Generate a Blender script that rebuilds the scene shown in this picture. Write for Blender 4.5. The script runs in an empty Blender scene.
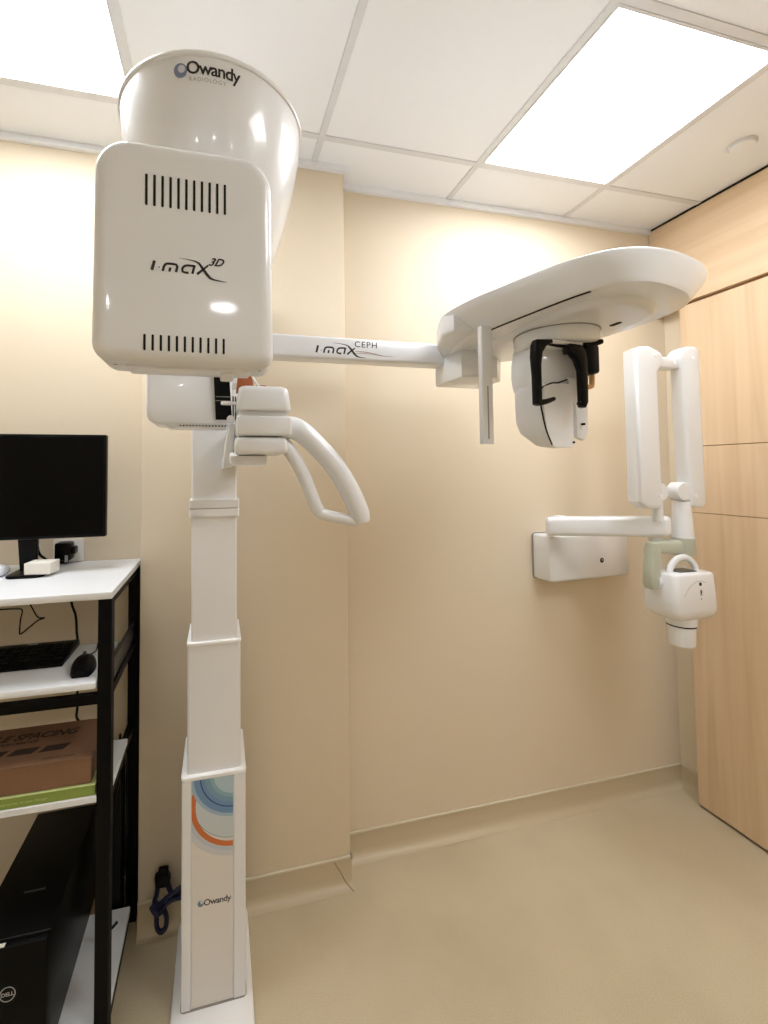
import bpy, bmesh, math, random
from mathutils import Vector, Matrix
random.seed(4)
S = bpy.context.scene
COL = S.collection
PI = math.pi

# ------------------------------------------------------------------ camera
cam = bpy.data.cameras.new('camera')
cam.sensor_fit = 'HORIZONTAL'; cam.sensor_width = 36.0
cam.lens = 429.99 / 768 * 36.0
cam.shift_x = (384 - 320.60) / 768
cam.shift_y = -(512 - 454.82) / 768
cam.clip_start = 0.02
CO = bpy.data.objects.new('camera', cam); COL.objects.link(CO)
_r = Vector((0.97307787, -0.2303386, -0.00797387))
_d = Vector((0.00076531, 0.03782633, -0.99928404))
_f = Vector((0.23047531, 0.97237508, 0.03698425))
_m = Matrix((_r, -_d, -_f)).transposed().to_4x4()
_m.translation = Vector((0, 0, 1.4938))
CO.matrix_world = _m
S.camera = CO

# ------------------------------------------------------------------ world, exposure
W = bpy.data.worlds.new('world'); S.world = W; W.use_nodes = True
W.node_tree.nodes['Background'].inputs[0].default_value = (1, 0.97, 0.93, 1)
W.node_tree.nodes['Background'].inputs[1].default_value = 0.3
S.view_settings.view_transform = 'Standard'
S.view_settings.look = 'None'
S.view_settings.gamma = 1
S.view_settings.use_curve_mapping = False
S.view_settings.exposure = 0.12
PANEL = 14.5          # luminance of the ceiling light panels
SPOT = 62.0

H = 2.65; D = 1.642; XR = 2.13; XL = -1.46; YB = -2.7; PY = 1.548; PX0 = -0.255; PX1 = 0.466

# ------------------------------------------------------------------ materials
def lin(c):
    return tuple(((v / 255) / 12.92 if v <= 10 else ((v / 255 + 0.055) / 1.055) ** 2.4) for v in c) + (1,)
MATS = {}
def mat(name, rgb, rough=0.5, coat=0.0, metal=0.0, bump=0.0, bscale=200, var=0.0, vscale=6, emit=0, spec=0.5, trans=0.0):
    m = bpy.data.materials.new(name); m.use_nodes = True
    nt = m.node_tree; b = nt.nodes['Principled BSDF']
    b.inputs['Base Color'].default_value = lin(rgb); b.inputs['Roughness'].default_value = rough
    b.inputs['Metallic'].default_value = metal; b.inputs['Coat Weight'].default_value = coat
    b.inputs['Coat Roughness'].default_value = 0.06
    b.inputs['Specular IOR Level'].default_value = spec
    b.inputs['Transmission Weight'].default_value = trans
    if emit:
        b.inputs['Emission Color'].default_value = (0.925, 0.955, 1.0, 1); b.inputs['Emission Strength'].default_value = emit
    tc = nt.nodes.new('ShaderNodeTexCoord')
    if var:
        n = nt.nodes.new('ShaderNodeTexNoise'); n.inputs['Scale'].default_value = vscale; n.inputs['Detail'].default_value = 5
        nt.links.new(tc.outputs['Object'], n.inputs['Vector'])
        mx = nt.nodes.new('ShaderNodeMix'); mx.data_type = 'RGBA'
        c = lin(rgb)
        mx.inputs[6].default_value = tuple(min(1, v * (1 + var)) for v in c[:3]) + (1,)
        mx.inputs[7].default_value = tuple(v * (1 - var) for v in c[:3]) + (1,)
        nt.links.new(n.outputs['Fac'], mx.inputs[0]); nt.links.new(mx.outputs[2], b.inputs['Base Color'])
    if bump:
        n2 = nt.nodes.new('ShaderNodeTexNoise'); n2.inputs['Scale'].default_value = bscale; n2.inputs['Detail'].default_value = 4
        nt.links.new(tc.outputs['Object'], n2.inputs['Vector'])
        bp = nt.nodes.new('ShaderNodeBump'); bp.inputs['Strength'].default_value = bump; bp.inputs['Distance'].default_value = 0.002
        nt.links.new(n2.outputs['Fac'], bp.inputs['Height']); nt.links.new(bp.outputs['Normal'], b.inputs['Normal'])
    MATS[name] = m
    return m

def floor_mat():
    m = mat('vinyl_floor', (190, 175, 145), 0.38, 0.0, spec=0.4)
    nt = m.node_tree; b = nt.nodes['Principled BSDF']
    tc = nt.nodes.new('ShaderNodeTexCoord')
    n = nt.nodes.new('ShaderNodeTexNoise'); n.inputs['Scale'].default_value = 420; n.inputs['Detail'].default_value = 2
    n2 = nt.nodes.new('ShaderNodeTexNoise'); n2.inputs['Scale'].default_value = 3.5; n2.inputs['Detail'].default_value = 4
    nt.links.new(tc.outputs['Object'], n.inputs['Vector']); nt.links.new(tc.outputs['Object'], n2.inputs['Vector'])
    r = nt.nodes.new('ShaderNodeValToRGB')
    r.color_ramp.elements[0].position = 0.36; r.color_ramp.elements[0].color = lin((198, 183, 152))
    r.color_ramp.elements[1].position = 0.66; r.color_ramp.elements[1].color = lin((219, 206, 178))
    nt.links.new(n.outputs['Fac'], r.inputs['Fac'])
    r2 = nt.nodes.new('ShaderNodeValToRGB')
    r2.color_ramp.elements[0].color = (0.90, 0.89, 0.87, 1); r2.color_ramp.elements[1].color = (1, 1, 1, 1)
    r2.color_ramp.elements[0].position = 0.3; r2.color_ramp.elements[1].position = 0.6
    nt.links.new(n2.outputs['Fac'], r2.inputs['Fac'])
    mx = nt.nodes.new('ShaderNodeMix'); mx.data_type = 'RGBA'; mx.blend_type = 'MULTIPLY'; mx.inputs[0].default_value = 1
    nt.links.new(r.outputs['Color'], mx.inputs[6]); nt.links.new(r2.outputs['Color'], mx.inputs[7])
    nt.links.new(mx.outputs[2], b.inputs['Base Color'])
    return m

def wood_mat(name, scale):
    m = mat(name, (222, 190, 150), 0.42, 0.0, spec=0.35)
    nt = m.node_tree; b = nt.nodes['Principled BSDF']
    tc = nt.nodes.new('ShaderNodeTexCoord'); mp = nt.nodes.new('ShaderNodeMapping'); mp.inputs['Scale'].default_value = scale
    nt.links.new(tc.outputs['Object'], mp.inputs['Vector'])
    n = nt.nodes.new('ShaderNodeTexNoise'); n.inputs['Scale'].default_value = 1; n.inputs['Detail'].default_value = 8; n.inputs['Distortion'].default_value = 0.6
    nt.links.new(mp.outputs['Vector'], n.inputs['Vector'])
    r = nt.nodes.new('ShaderNodeValToRGB')
    r.color_ramp.elements[0].position = 0.25; r.color_ramp.elements[0].color = lin((214, 184, 148))
    r.color_ramp.elements[1].position = 0.75; r.color_ramp.elements[1].color = lin((231, 206, 174))
    e = r.color_ramp.elements.new(0.5); e.color = lin((224, 197, 163))
    nt.links.new(n.outputs['Fac'], r.inputs['Fac']); nt.links.new(r.outputs['Color'], b.inputs['Base Color'])
    return m

floor_mat()
wood_mat('wood_vertical', (22, 22, 1.1)); wood_mat('wood_horizontal', (22, 1.1, 22))
mat('wall_paint', (227, 213, 189), 0.6, bump=0.12, bscale=260, var=0.012, vscale=3, spec=0.3)
mat('cove_vinyl', (203, 188, 158), 0.4, var=0.02, vscale=120)
mat('strip_trim', (222, 212, 190), 0.35)
mat('ceiling_board', (245, 248, 253), 0.7, bump=0.05, bscale=90, spec=0.2)
mat('grid_metal', (224, 226, 230), 0.5)
mat('panel_glow', (255, 255, 255), 0.5, emit=PANEL)
mat('spot_glow', (255, 255, 255), 0.5, emit=SPOT)
mat('white_plastic', (236, 238, 241), 0.3, coat=0.5)
mat('white_matte', (233, 233, 234), 0.45)
mat('rim_white', (250, 250, 250), 0.35)
mat('black_plastic', (5, 5, 6), 0.35, spec=0.15)
mat('black_metal', (5, 5, 6), 0.5, spec=0.12)
mat('dark_slot', (8, 8, 8), 0.9)
mat('screen_black', (2, 2, 3), 0.3, spec=0.12)
mat('amber_plastic', (176, 92, 40), 0.25, coat=0.5)
mat('rod_tan', (206, 160, 104), 0.4)
mat('sage_plastic', (190, 194, 178), 0.4)
mat('desk_white', (238, 241, 245), 0.4)
mat('desk_edge', (232, 226, 212), 0.5)
mat('ink_black', (30, 28, 28), 0.5)
mat('ink_grey', (165, 160, 156), 0.5)
mat('ink_orange', (150, 110, 92), 0.5)
mat('logo_blue', (120, 132, 165), 0.35, coat=0.4)
mat('logo_pale', (205, 208, 218), 0.35)
mat('logo_teal', (110, 132, 140), 0.4)
mat('cardboard', (132, 98, 74), 0.8, var=0.05, vscale=20)
mat('card_print', (58, 42, 34), 0.8)
mat('lime_card', (140, 162, 78), 0.6)
mat('lime_print', (205, 220, 150), 0.6)
mat('cable_black', (7, 7, 8), 0.5, spec=0.2)
mat('cable_blue', (24, 28, 62), 0.45)
mat('metal_grey', (90, 90, 92), 0.35, metal=0.8)
mat('screw_steel', (225, 225, 228), 0.25, metal=0.9)
mat('silver_print', (170, 172, 176), 0.4)
mat('paper_white', (242, 238, 228), 0.7)
mat('clear_film', (235, 238, 245), 0.15, coat=0.5)
mat('socket_white', (240, 238, 234), 0.35)
mat('wood_core', (150, 112, 78), 0.7)
mat('seam_grey', (150, 145, 140), 0.6)

def graphic_mat():
    m = mat('blue_orange_graphic', (214, 207, 198), 0.4)
    nt = m.node_tree; b = nt.nodes['Principled BSDF']
    tc = nt.nodes.new('ShaderNodeTexCoord')
    sep = nt.nodes.new('ShaderNodeSeparateXYZ'); nt.links.new(tc.outputs['Object'], sep.inputs[0])
    def dist(cx, cz):
        cmb = nt.nodes.new('ShaderNodeCombineXYZ')
        nt.links.new(sep.outputs['X'], cmb.inputs['X']); nt.links.new(sep.outputs['Z'], cmb.inputs['Z'])
        v = nt.nodes.new('ShaderNodeVectorMath'); v.operation = 'DISTANCE'; v.inputs[1].default_value = (cx, 0, cz)
        nt.links.new(cmb.outputs[0], v.inputs[0]); return v.outputs['Value']
    def band(dv, lo, hi):
        c = nt.nodes.new('ShaderNodeMath'); c.operation = 'COMPARE'
        c.inputs[1].default_value = (lo + hi) / 2; c.inputs[2].default_value = (hi - lo) / 2
        nt.links.new(dv, c.inputs[0]); return c.outputs[0]
    cur = None
    d1, d2, d3 = dist(0.055, 0.643), dist(0.0565, 0.563), dist(0.055, 0.580)
    layers = [(d2, 0, 0.146, (208, 208, 211)), (d2, 0, 0.131, (190, 199, 212)), (d2, 0, 0.1225, (216, 212, 206)),
              (d3, 0, 0.114, (199, 207, 210)), (d3, 0.1125, 0.1139, (98, 130, 140)), (d2, 0.106, 0.1205, (206, 116, 62)),
              (d1, 0, 0.119, (160, 184, 204)), (d1, 0, 0.110, (112, 146, 186)),
              (d1, 0, 0.080, (122, 158, 184)), (d1, 0, 0.066, (140, 178, 190)), (d1, 0, 0.056, (180, 202, 214)),
              (d1, 0.0905, 0.0935, (34, 62, 118))]
    for dv, lo, hi, rgb in layers:
        mx = nt.nodes.new('ShaderNodeMix'); mx.data_type = 'RGBA'
        nt.links.new(band(dv, lo, hi), mx.inputs[0])
        if cur is None: mx.inputs[6].default_value = lin((226, 221, 214))
        else: nt.links.new(cur, mx.inputs[6])
        mx.inputs[7].default_value = lin(rgb); cur = mx.outputs[2]
    nt.links.new(cur, b.inputs['Base Color'])
graphic_mat()

# ------------------------------------------------------------------ mesh helpers
def finish(bm, smooth=True):
    bmesh.ops.recalc_face_normals(bm, faces=bm.faces[:])
    if smooth:
        for f in bm.faces: f.smooth = True
    return bm
def wloc(o):
    v = Vector((0, 0, 0))
    while o is not None:
        v += o.location; o = o.parent
    return v
def obj(name, bm, m, parent=None, smooth=True, base=None):
    """link the bmesh (world coordinates) as one mesh object"""
    finish(bm, smooth)
    me = bpy.data.meshes.new(name)
    if parent is not None: off = wloc(parent)
    else:
        if base is None:
            lo = [min(v.co[i] for v in bm.verts) for i in range(3)]; hi = [max(v.co[i] for v in bm.verts) for i in range(3)]
            base = ((lo[0] + hi[0]) / 2, (lo[1] + hi[1]) / 2, lo[2])
        off = Vector(base)
    for v in bm.verts: v.co -= off
    bm.to_mesh(me); bm.free()
    me.materials.append(MATS[m])
    if smooth:
        try: me.set_sharp_from_angle(angle=math.radians(38))
        except Exception: pass
    o = bpy.data.objects.new(name, me); COL.objects.link(o)
    if parent is not None: o.parent = parent
    else: o.location = off
    return o
def tag(o, label, cat, group=None, kind=None):
    o['label'] = label; o['category'] = cat
    if group: o['group'] = group
    if kind: o['kind'] = kind
    return o
def thing(name, label, cat, loc=(0, 0, 0), group=None):
    o = bpy.data.objects.new(name, None); o.empty_display_size = 0.05; COL.objects.link(o); o.location = loc
    return tag(o, label, cat, group)

def box(x0, x1, y0, y1, z0, z1, r=0.0, seg=2, bm=None):
    bm2 = bmesh.new()
    bmesh.ops.create_cube(bm2, size=1)
    for v in bm2.verts:
        v.co = Vector((x0 + (v.co.x + .5) * (x1 - x0), y0 + (v.co.y + .5) * (y1 - y0), z0 + (v.co.z + .5) * (z1 - z0)))
    if r > 0:
        bmesh.ops.bevel(bm2, geom=bm2.edges[:], offset=r, segments=seg, profile=0.5, affect='EDGES', clamp_overlap=True)
    return merge(bm, bm2)
def merge(bm, bm2):
    if bm is None: return bm2
    me = bpy.data.meshes.new('tmp'); bm2.to_mesh(me); bm2.free(); bm.from_mesh(me); bpy.data.meshes.remove(me)
    return bm
def xform(bm, M):
    bmesh.ops.transform(bm, matrix=M, verts=bm.verts[:]); return bm
def loft(rings, caps=True, bm=None):
    b = bmesh.new(); vs = [[b.verts.new(p) for p in r] for r in rings]
    n = len(rings[0])
    for i in range(len(vs) - 1):
        for j in range(n):
            b.faces.new((vs[i][j], vs[i][(j + 1) % n], vs[i + 1][(j + 1) % n], vs[i + 1][j]))
    if caps:
        b.faces.new(vs[0][::-1]); b.faces.new(vs[-1])
    return merge(bm, b)
def rrect(w, h, r, n=6):
    """rounded rectangle, list of 2D points counter-clockwise, centred on 0"""
    out = []
    for cx, cy, a0 in ((w / 2 - r, h / 2 - r, 0), (-w / 2 + r, h / 2 - r, PI / 2), (-w / 2 + r, -h / 2 + r, PI), (w / 2 - r, -h / 2 + r, 1.5 * PI)):
        for k in range(n + 1):
            a = a0 + PI / 2 * k / n; out.append((cx + r * math.cos(a), cy + r * math.sin(a)))
    return out
def prism(pts, axis, a0, a1, r=0.0, seg=2, bm=None):
    """polygon pts extruded along axis ('x': pts are (y,z), 'y': (x,z), 'z': (x,y)) with edges bevelled at both ends"""
    def P(p, a): return {'x': (a, p[0], p[1]), 'y': (p[0], a, p[1]), 'z': (p[0], p[1], a)}[axis]
    b = bmesh.new()
    lo = [b.verts.new(P(p, a0)) for p in pts]; hi = [b.verts.new(P(p, a1)) for p in pts]; n = len(pts)
    f0 = b.faces.new(lo); f1 = b.faces.new(hi[::-1])
    for i in range(n): b.faces.new((lo[i], hi[i], hi[(i + 1) % n], lo[(i + 1) % n]))
    bmesh.ops.recalc_face_normals(b, faces=b.faces[:])
    if r > 0:
        es = [e for e in b.edges if all(v in lo for v in e.verts) or all(v in hi for v in e.verts)]
        bmesh.ops.bevel(b, geom=es, offset=r, segments=seg, profile=0.5, affect='EDGES', clamp_overlap=True)
    return merge(bm, b)
def lathe(prof, c, n=48, axis='z', bm=None, caps=True):
    rings = []
    for r, h in prof:
        ring = []
        for k in range(n):
            a = 2 * PI * k / n; u, v = r * math.cos(a), r * math.sin(a)
            p = {'z': (u, v, h), 'y': (u, h, v), 'x': (h, u, v)}[axis]
            ring.append((c[0] + p[0], c[1] + p[1], c[2] + p[2]))
        rings.append(ring)
    return loft(rings, caps, bm)
def smooth_path(pts, per=6):
    P = [Vector(p) for p in pts]; out = []
    for i in range(len(P) - 1):
        p0 = P[max(i - 1, 0)]; p1 = P[i]; p2 = P[i + 1]; p3 = P[min(i + 2, len(P) - 1)]
        for k in range(per):
            t = k / per
            out.append(0.5 * ((2 * p1) + (p2 - p0) * t + (2 * p0 - 5 * p1 + 4 * p2 - p3) * t * t + (3 * p1 - p0 - 3 * p2 + p3) * t ** 3))
    out.append(P[-1]); return out
def tube(pts, rad, n=10, per=6, bm=None, flat=1.0, smooth=True, up=(0, 1, 0)):
    path = smooth_path(pts, per) if smooth else [Vector(p) for p in pts]
    N = len(path); rings = []
    rr = rad if isinstance(rad, (list, tuple)) else [rad, rad]
    prev = None
    for i, p in enumerate(path):
        t = (path[min(i + 1, N - 1)] - path[max(i - 1, 0)]).normalized()
        if prev is None:
            u = Vector(up); u = u - t * u.dot(t)
            if u.length < 1e-4: u = Vector((1, 0, 0)); u = u - t * u.dot(t)
        else: u = prev - t * prev.dot(t)
        u.normalize(); prev = u; w = t.cross(u)
        s = i / (N - 1) * (len(rr) - 1); k = min(int(s), len(rr) - 2); R = rr[k] + (rr[k + 1] - rr[k]) * (s - k)
        rings.append([p + u * (R * math.cos(2 * PI * j / n)) * flat + w * (R * math.sin(2 * PI * j / n)) for j in range(n)])
    return loft(rings, True, bm)
def outline_loft(outl, levels):
    """outl: list of (x,y); levels: (z, inset) lofted, inset along vertex normals"""
    n = len(outl); P = [Vector((p[0], p[1])) for p in outl]
    area = sum(P[i].x * P[(i + 1) % n].y - P[(i + 1) % n].x * P[i].y for i in range(n))
    sg = 1 if area > 0 else -1
    nor = []
    for i in range(n):
        t = (P[(i + 1) % n] - P[i - 1]).normalized(); nor.append(Vector((t.y, -t.x)) * sg)
    return loft([[(P[i].x - nor[i].x * ins, P[i].y - nor[i].y * ins, z) for i in range(n)] for z, ins in levels])
def closed_curve(pts, per=6):
    P = [Vector((p[0], p[1], 0)) for p in pts]; n = len(P); out = []
    for i in range(n):
        p0, p1, p2, p3 = P[i - 1], P[i], P[(i + 1) % n], P[(i + 2) % n]
        for k in range(per):
            t = k / per
            q = 0.5 * ((2 * p1) + (p2 - p0) * t + (2 * p0 - 5 * p1 + 4 * p2 - p3) * t * t + (3 * p1 - p0 - 3 * p2 + p3) * t ** 3)
            out.append((q.x, q.y))
    return out

# flat print: 2D ribbons and text, later laid on a surface by a mapping function f(u, v) -> 3D
def ribbon2d(strokes):
    """strokes: list of (points, width or [widths]) in 2D -> bmesh in xy plane"""
    b = bmesh.new()
    for pts, w in strokes:
        n = len(pts); ws = w if isinstance(w, (list, tuple)) else [w] * n
        L = []
        for i in range(n):
            a = Vector(pts[max(i - 1, 0)]); c = Vector(pts[min(i + 1, n - 1)]); t = (c - a).normalized(); nn = Vector((-t.y, t.x)) * ws[i] / 2
            p = Vector(pts[i]); L.append((b.verts.new((*(p + nn), 0)), b.verts.new((*(p - nn), 0))))
        for i in range(n - 1): b.faces.new((L[i][0], L[i][1], L[i + 1][1], L[i + 1][0]))
    return b
def text2d(s, size, shear=0.0, align='LEFT', bold=0.0, space=1.0):
    cu = bpy.data.curves.new('t', 'FONT'); cu.body = s; cu.size = size; cu.shear = shear; cu.align_x = align; cu.offset = bold
    cu.resolution_u = 3; cu.space_character = space; cu.fill_mode = 'FRONT'
    o = bpy.data.objects.new('t', cu); COL.objects.link(o)
    dg = bpy.context.evaluated_depsgraph_get(); dg.update()
    me = bpy.data.meshes.new_from_object(o.evaluated_get(dg))
    b = bmesh.new(); b.from_mesh(me)
    bpy.data.objects.remove(o); bpy.data.curves.remove(cu); bpy.data.meshes.remove(me)
    return b
def disc2d(cx, cy, r0, r1=0.0, n=28, a0=0, a1=2 * PI):
    b = bmesh.new()
    if r1 <= 0 and a1 - a0 >= 2 * PI - 1e-6:
        b.faces.new([b.verts.new((cx + r0 * math.cos(2 * PI * k / n), cy + r0 * math.sin(2 * PI * k / n), 0)) for k in range(n)])
    else:
        L = [(b.verts.new((cx + r0 * math.cos(a0 + (a1 - a0) * k / n), cy + r0 * math.sin(a0 + (a1 - a0) * k / n), 0)),
              b.verts.new((cx + r1 * math.cos(a0 + (a1 - a0) * k / n), cy + r1 * math.sin(a0 + (a1 - a0) * k / n), 0))) for k in range(n + 1)]
        for k in range(n): b.faces.new((L[k][0], L[k][1], L[k + 1][1], L[k + 1][0]))
    return b
def lay(name, bm, f, m, parent):
    for v in bm.verts: v.co = Vector(f(v.co.x, v.co.y))
    return obj(name, bm, m, parent, smooth=False)
def onY(x, y, z): return lambda u, v: (x + u, y, z + v)
def onTop(x, y, z): return lambda u, v: (x + u, y + v, z)

# ================================================================== ROOM
def st(o, label, cat): return tag(o, label, cat, kind='structure')
st(obj('floor', box(XL - .1, XR + .1, YB - .1, D + .1, -0.1, 0), 'vinyl_floor', smooth=False), 'beige speckled vinyl floor of the room', 'floor')
st(obj('wall_back', box(XL - .1, XR + .1, D, D + .1, 0, H + .1), 'wall_paint', smooth=False), 'cream painted back wall behind the machines', 'wall')
st(obj('wall_pilaster', box(PX0, PX1, PY, D - .001, 0, H + .05, 0.004, 2), 'wall_paint'), 'shallow cream pilaster behind the white column', 'wall')
st(obj('wall_left', box(XL - .1, XL, YB, D, 0, H + .1), 'wall_paint', smooth=False), 'cream side wall left of the rack, outside the picture', 'wall')
st(obj('wall_right', box(XR, XR + .1, YB, D, 0, H + .1), 'wall_paint', smooth=False), 'narrow strip of cream wall between corner and wooden door', 'wall')
st(obj('wall_front', box(XL, XR, YB - .1, YB, 0, H + .1), 'wall_paint', smooth=False), 'cream wall facing the machines, behind the viewer', 'wall')

# coved skirting: profile (distance from wall, height)
def skirting(n, side, x0, x1, wy, label, along='x'):
    prof = [(0.0, 0.0), (0.034, 0.0), (0.034, 0.0008), (0.022, 0.003), (0.013, 0.009), (0.007, 0.018), (0.004, 0.032), (0.004, 0.094), (0.0, 0.094)]
    b = bmesh.new()
    if along == 'x': b = prism([(wy - p[0], p[1]) for p in prof], 'x', x0, x1)
    else: b = prism([(wy - p[0], p[1]) for p in prof], 'y', x0, x1)
    o = obj('baseboard_' + side, b, 'cove_vinyl'); st(o, label, 'skirting')
    if along == 'x': s = box(x0, x1, wy - .007, wy, .094, .101, .001, 1)
    else: s = box(wy - .007, wy, x0, x1, .094, .101, .001, 1)
    obj('top_strip', s, 'strip_trim', o)
skirting(1, 'back_left', XL, PX0, D, 'beige coved skirting along the back wall behind the rack')
skirting(2, 'pilaster', PX0, PX1 + .004, PY, 'beige coved skirting along the foot of the pilaster')
skirting(3, 'back', PX1 + .004, XR, D, 'beige coved skirting along the recessed back wall')
skirting(4, 'right', YB, D, XR, 'short beige coved skirting in the corner beside the wooden door', 'y')
obj('joint_line', tube([(.405, PY - .0045, .088), (.425, PY - .0045, .055), (.445, PY - .009, .018), (.468, PY - .034, .0015)], .0012, 6), 'wood_core', bpy.data.objects['baseboard_pilaster'])
st(obj('trim_1', box(PX1 - .001, PX1 + .006, PY - .008, PY + .01, .09, .106, .001, 1), 'seam_grey'), 'small grey corner cap where pilaster skirting ends', 'trim')

# ceiling: slab, wall angle trims, grid runners, tiles
ceil = st(obj('ceiling', box(XL - .1, XR + .1, YB - .1, D + .1, H + .06, H + .12), 'ceiling_board', smooth=False), 'white suspended ceiling of square boards in a metal grid', 'ceiling')
gx = [-1.4535, -0.853, -0.2515, 0.3475, 0.9565, 1.5475, 2.11]
gy = [-2.79, -2.19, -1.59, -0.99, -0.39, 0.21, 0.815, 1.411, 2.0]
lights = [(1, 6), (4, 6), (4, 4)]
for x in gx[1:-1]:
    obj('grid_runner', box(x - .0115, x + .0115, YB, D, H, H + .012, .001, 1), 'grid_metal', ceil)
for y in gy[1:-1]:
    obj('grid_runner', box(XL, 2.05, y - .0115, y + .0115, H + .0005, H + .012, .001, 1), 'grid_metal', ceil)
for i in range(len(gx) - 1):
    for j in range(len(gy) - 1):
        if (i, j) in lights: continue
        x0, x1 = max(gx[i] + .004, XL), min(gx[i + 1] - .004, 2.06); y0, y1 = max(gy[j] + .004, YB), min(gy[j + 1] - .004, D)
        obj('ceiling_tile', box(x0, x1, y0, y1, H + .004, H + .02, .0015, 1), 'ceiling_board', ceil)
def angle(n, b, label): st(obj('trim_%d' % n, b, 'ceiling_board', smooth=False), label, 'trim')
angle(2, box(PX1 + .02, 2.05, D - .018, D, H - .018, H + .004), 'white ceiling edge trim along the recessed back wall')
angle(3, box(PX0 - .02, PX1 + .02, PY - .02, PY, H - .018, H + .004), 'white ceiling edge trim around the pilaster head')
angle(4, box(XL, PX0 - .02, D - .018, D, H - .018, H + .004), 'white ceiling edge trim on the wall above the monitor')

# wooden fascia and sliding door on the right
ft = st(obj('trim_5', box(2.05, XR - .001, YB, D - .001, 2.243, H + .003, .001, 1), 'wood_horizontal', smooth=False), 'pale oak fascia above the sliding door, grain running lengthwise', 'fascia')
obj('shadow_strip', box(2.047, 2.0505, YB, D - .001, H - .006, H + .003), 'dark_slot', ft)
dr = st(obj('door_1', box(2.072, 2.1, -0.2, 1.515, .012, 2.25), 'wood_core', smooth=False), 'tall pale oak sliding door on the right wall', 'door')
for z0, z1 in ((0.012, 1.2935), (1.2965, 1.5875), (1.5905, 2.232)):
    obj('door_panel', box(2.064, 2.104, -0.2, 1.52, z0, z1, .0012, 1), 'wood_vertical', dr, smooth=False)

# ceiling lamps
names = {(1, 6): 'bright square ceiling light panel above the left rack, cut by the picture edge',
         (4, 6): 'bright square ceiling light panel above the ceph arm, wholly in view',
         (4, 4): 'square ceiling light panel added overhead on the right as fill, outside the picture'}  # last panel is added out of view to brighten surfaces facing the viewer
for (i, j) in lights:
    x0, x1, y0, y1 = gx[i] + .0115, gx[i + 1] - .0115, gy[j] + .0115, gy[j + 1] - .0115
    t = thing('ceiling_light', names[(i, j)], 'ceiling light', ((x0 + x1) / 2, (y0 + y1) / 2, H), 'square ceiling light panels')
    b = box(x0, x1, y0, y0 + .008, H - .001, H + .02); box(x0, x1, y1 - .008, y1, H - .001, H + .02, bm=b)
    box(x0, x0 + .008, y0 + .008, y1 - .008, H - .001, H + .02, bm=b); box(x1 - .008, x1, y0 + .008, y1 - .008, H - .001, H + .02, bm=b)
    obj('frame', b, 'grid_metal', t, smooth=False)
    obj('diffuser', box(x0 + .008, x1 - .008, y0 + .008, y1 - .008, H + .002, H + .012), 'panel_glow', t, smooth=False)
for x, w in ((-1.0, 'left'), (0.03, 'middle'), (1.1, 'right')):  # outer two are added fill; only the middle one shows, as an oval reflection
    t = thing('downlight', 'small round ceiling downlight behind the viewer, %s of the row, outer two added as fill' % w, 'ceiling light', (x, -1.87, H), 'round ceiling downlights')
    obj('frame', lathe([(.1, .003), (.1, -.002), (.085, -.004), (.085, .003), (.1, .003)], (x, -1.87, H), caps=False), 'white_matte', t)
    obj('lamp', lathe([(.083, -.003), (.083, .002)], (x, -1.87, H)), 'spot_glow', t)
t = thing('ceiling_sensor', 'small round white disc on the ceiling near the oak fascia', 'smoke detector', (1.828, 1.11, H - .006))
obj('body', lathe([(.0405, H + .004), (.0405, H - .001), (.038, H - .005)], (1.828, 1.11, 0)), 'grid_metal', t)
obj('cover', lathe([(.036, H - .004), (.035, H - .009), (.02, H - .011)], (1.828, 1.11, 0)), 'ceiling_board', t)

# ================================================================== PANORAMIC X-RAY MACHINE
mach = thing('panoramic_xray_machine', 'tall white dental panoramic x-ray machine on a telescopic column with side arm', 'x-ray machine', (-0.012, 1.36, 0))
WP = 'white_plastic'
bp = obj('base_plate', prism([(p[0] - .015, p[1] + 1.245) for p in rrect(.22, .60, .04)], 'z', 0, .03, .006), 'rim_white', mach)
# telescopic column
def column(name, x0, x1, y0, y1, z0, z1, rr, m='white_matte', parent=None):
    cx, cy = (x0 + x1) / 2, (y0 + y1) / 2
    return obj(name, prism([(p[0] + cx, p[1] + cy) for p in rrect(x1 - x0, y1 - y0, rr, 4)], 'z', z0, z1), m, parent or mach)
low = column('lower_column', -.099, .075, 1.277, 1.47, .03, .637, .008)
obj('foot_seal', prism([(p[0] - .012, p[1] + 1.372) for p in rrect(.178, .201, .01, 4)], 'z', .0295, .033), 'seam_grey', low)
for x0, x1 in ((-.099, -.0725), (.0405, .075)):
    obj('side_rail', prism([(p[0] + (x0 + x1) / 2, p[1] + 1.281) for p in rrect(x1 - x0, .016, .004, 3)], 'z', .033, .637), 'white_matte', low)
obj('printed_panel', box(-.0722, .0402, 1.2745, 1.279, .033, .6365, .0008, 1), 'blue_orange_graphic', low)
obj('top_rim', prism([(p[0] - .012, p[1] + 1.3725) for p in rrect(.178, .2, .009, 4)], 'z', .637, .648, .002), 'rim_white', low)
lay('brand_lettering', text2d('Owandy', .0235, bold=.0003, space=.9), onY(-.040, 1.2742, .297), 'ink_black', low)
lay('brand_globe', disc2d(-.0475, .3045, .0085), onY(0, 1.2742, 0), 'logo_teal', low)
lay('globe_highlight', disc2d(-.044, .3085, .005), onY(0, 1.2739, 0), 'logo_pale', low)
mid = column('middle_column', -.086, .062, 1.286, 1.458, .61, 1.0, .008)
obj('top_rim', prism([(p[0] - .012, p[1] + 1.3725) for p in rrect(.152, .178, .008, 4)], 'z', 1.0, 1.009, .0015), 'rim_white', mid)
upc = column('upper_column', -.0765, .052, 1.294, 1.448, .99, 1.72, .006)
for z0, z1 in ((1.364, 1.3865), (1.3885, 1.412)):
    column('collar', -.083, .0585, 1.286, 1.454, z0, z1, .006, parent=upc)

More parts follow.
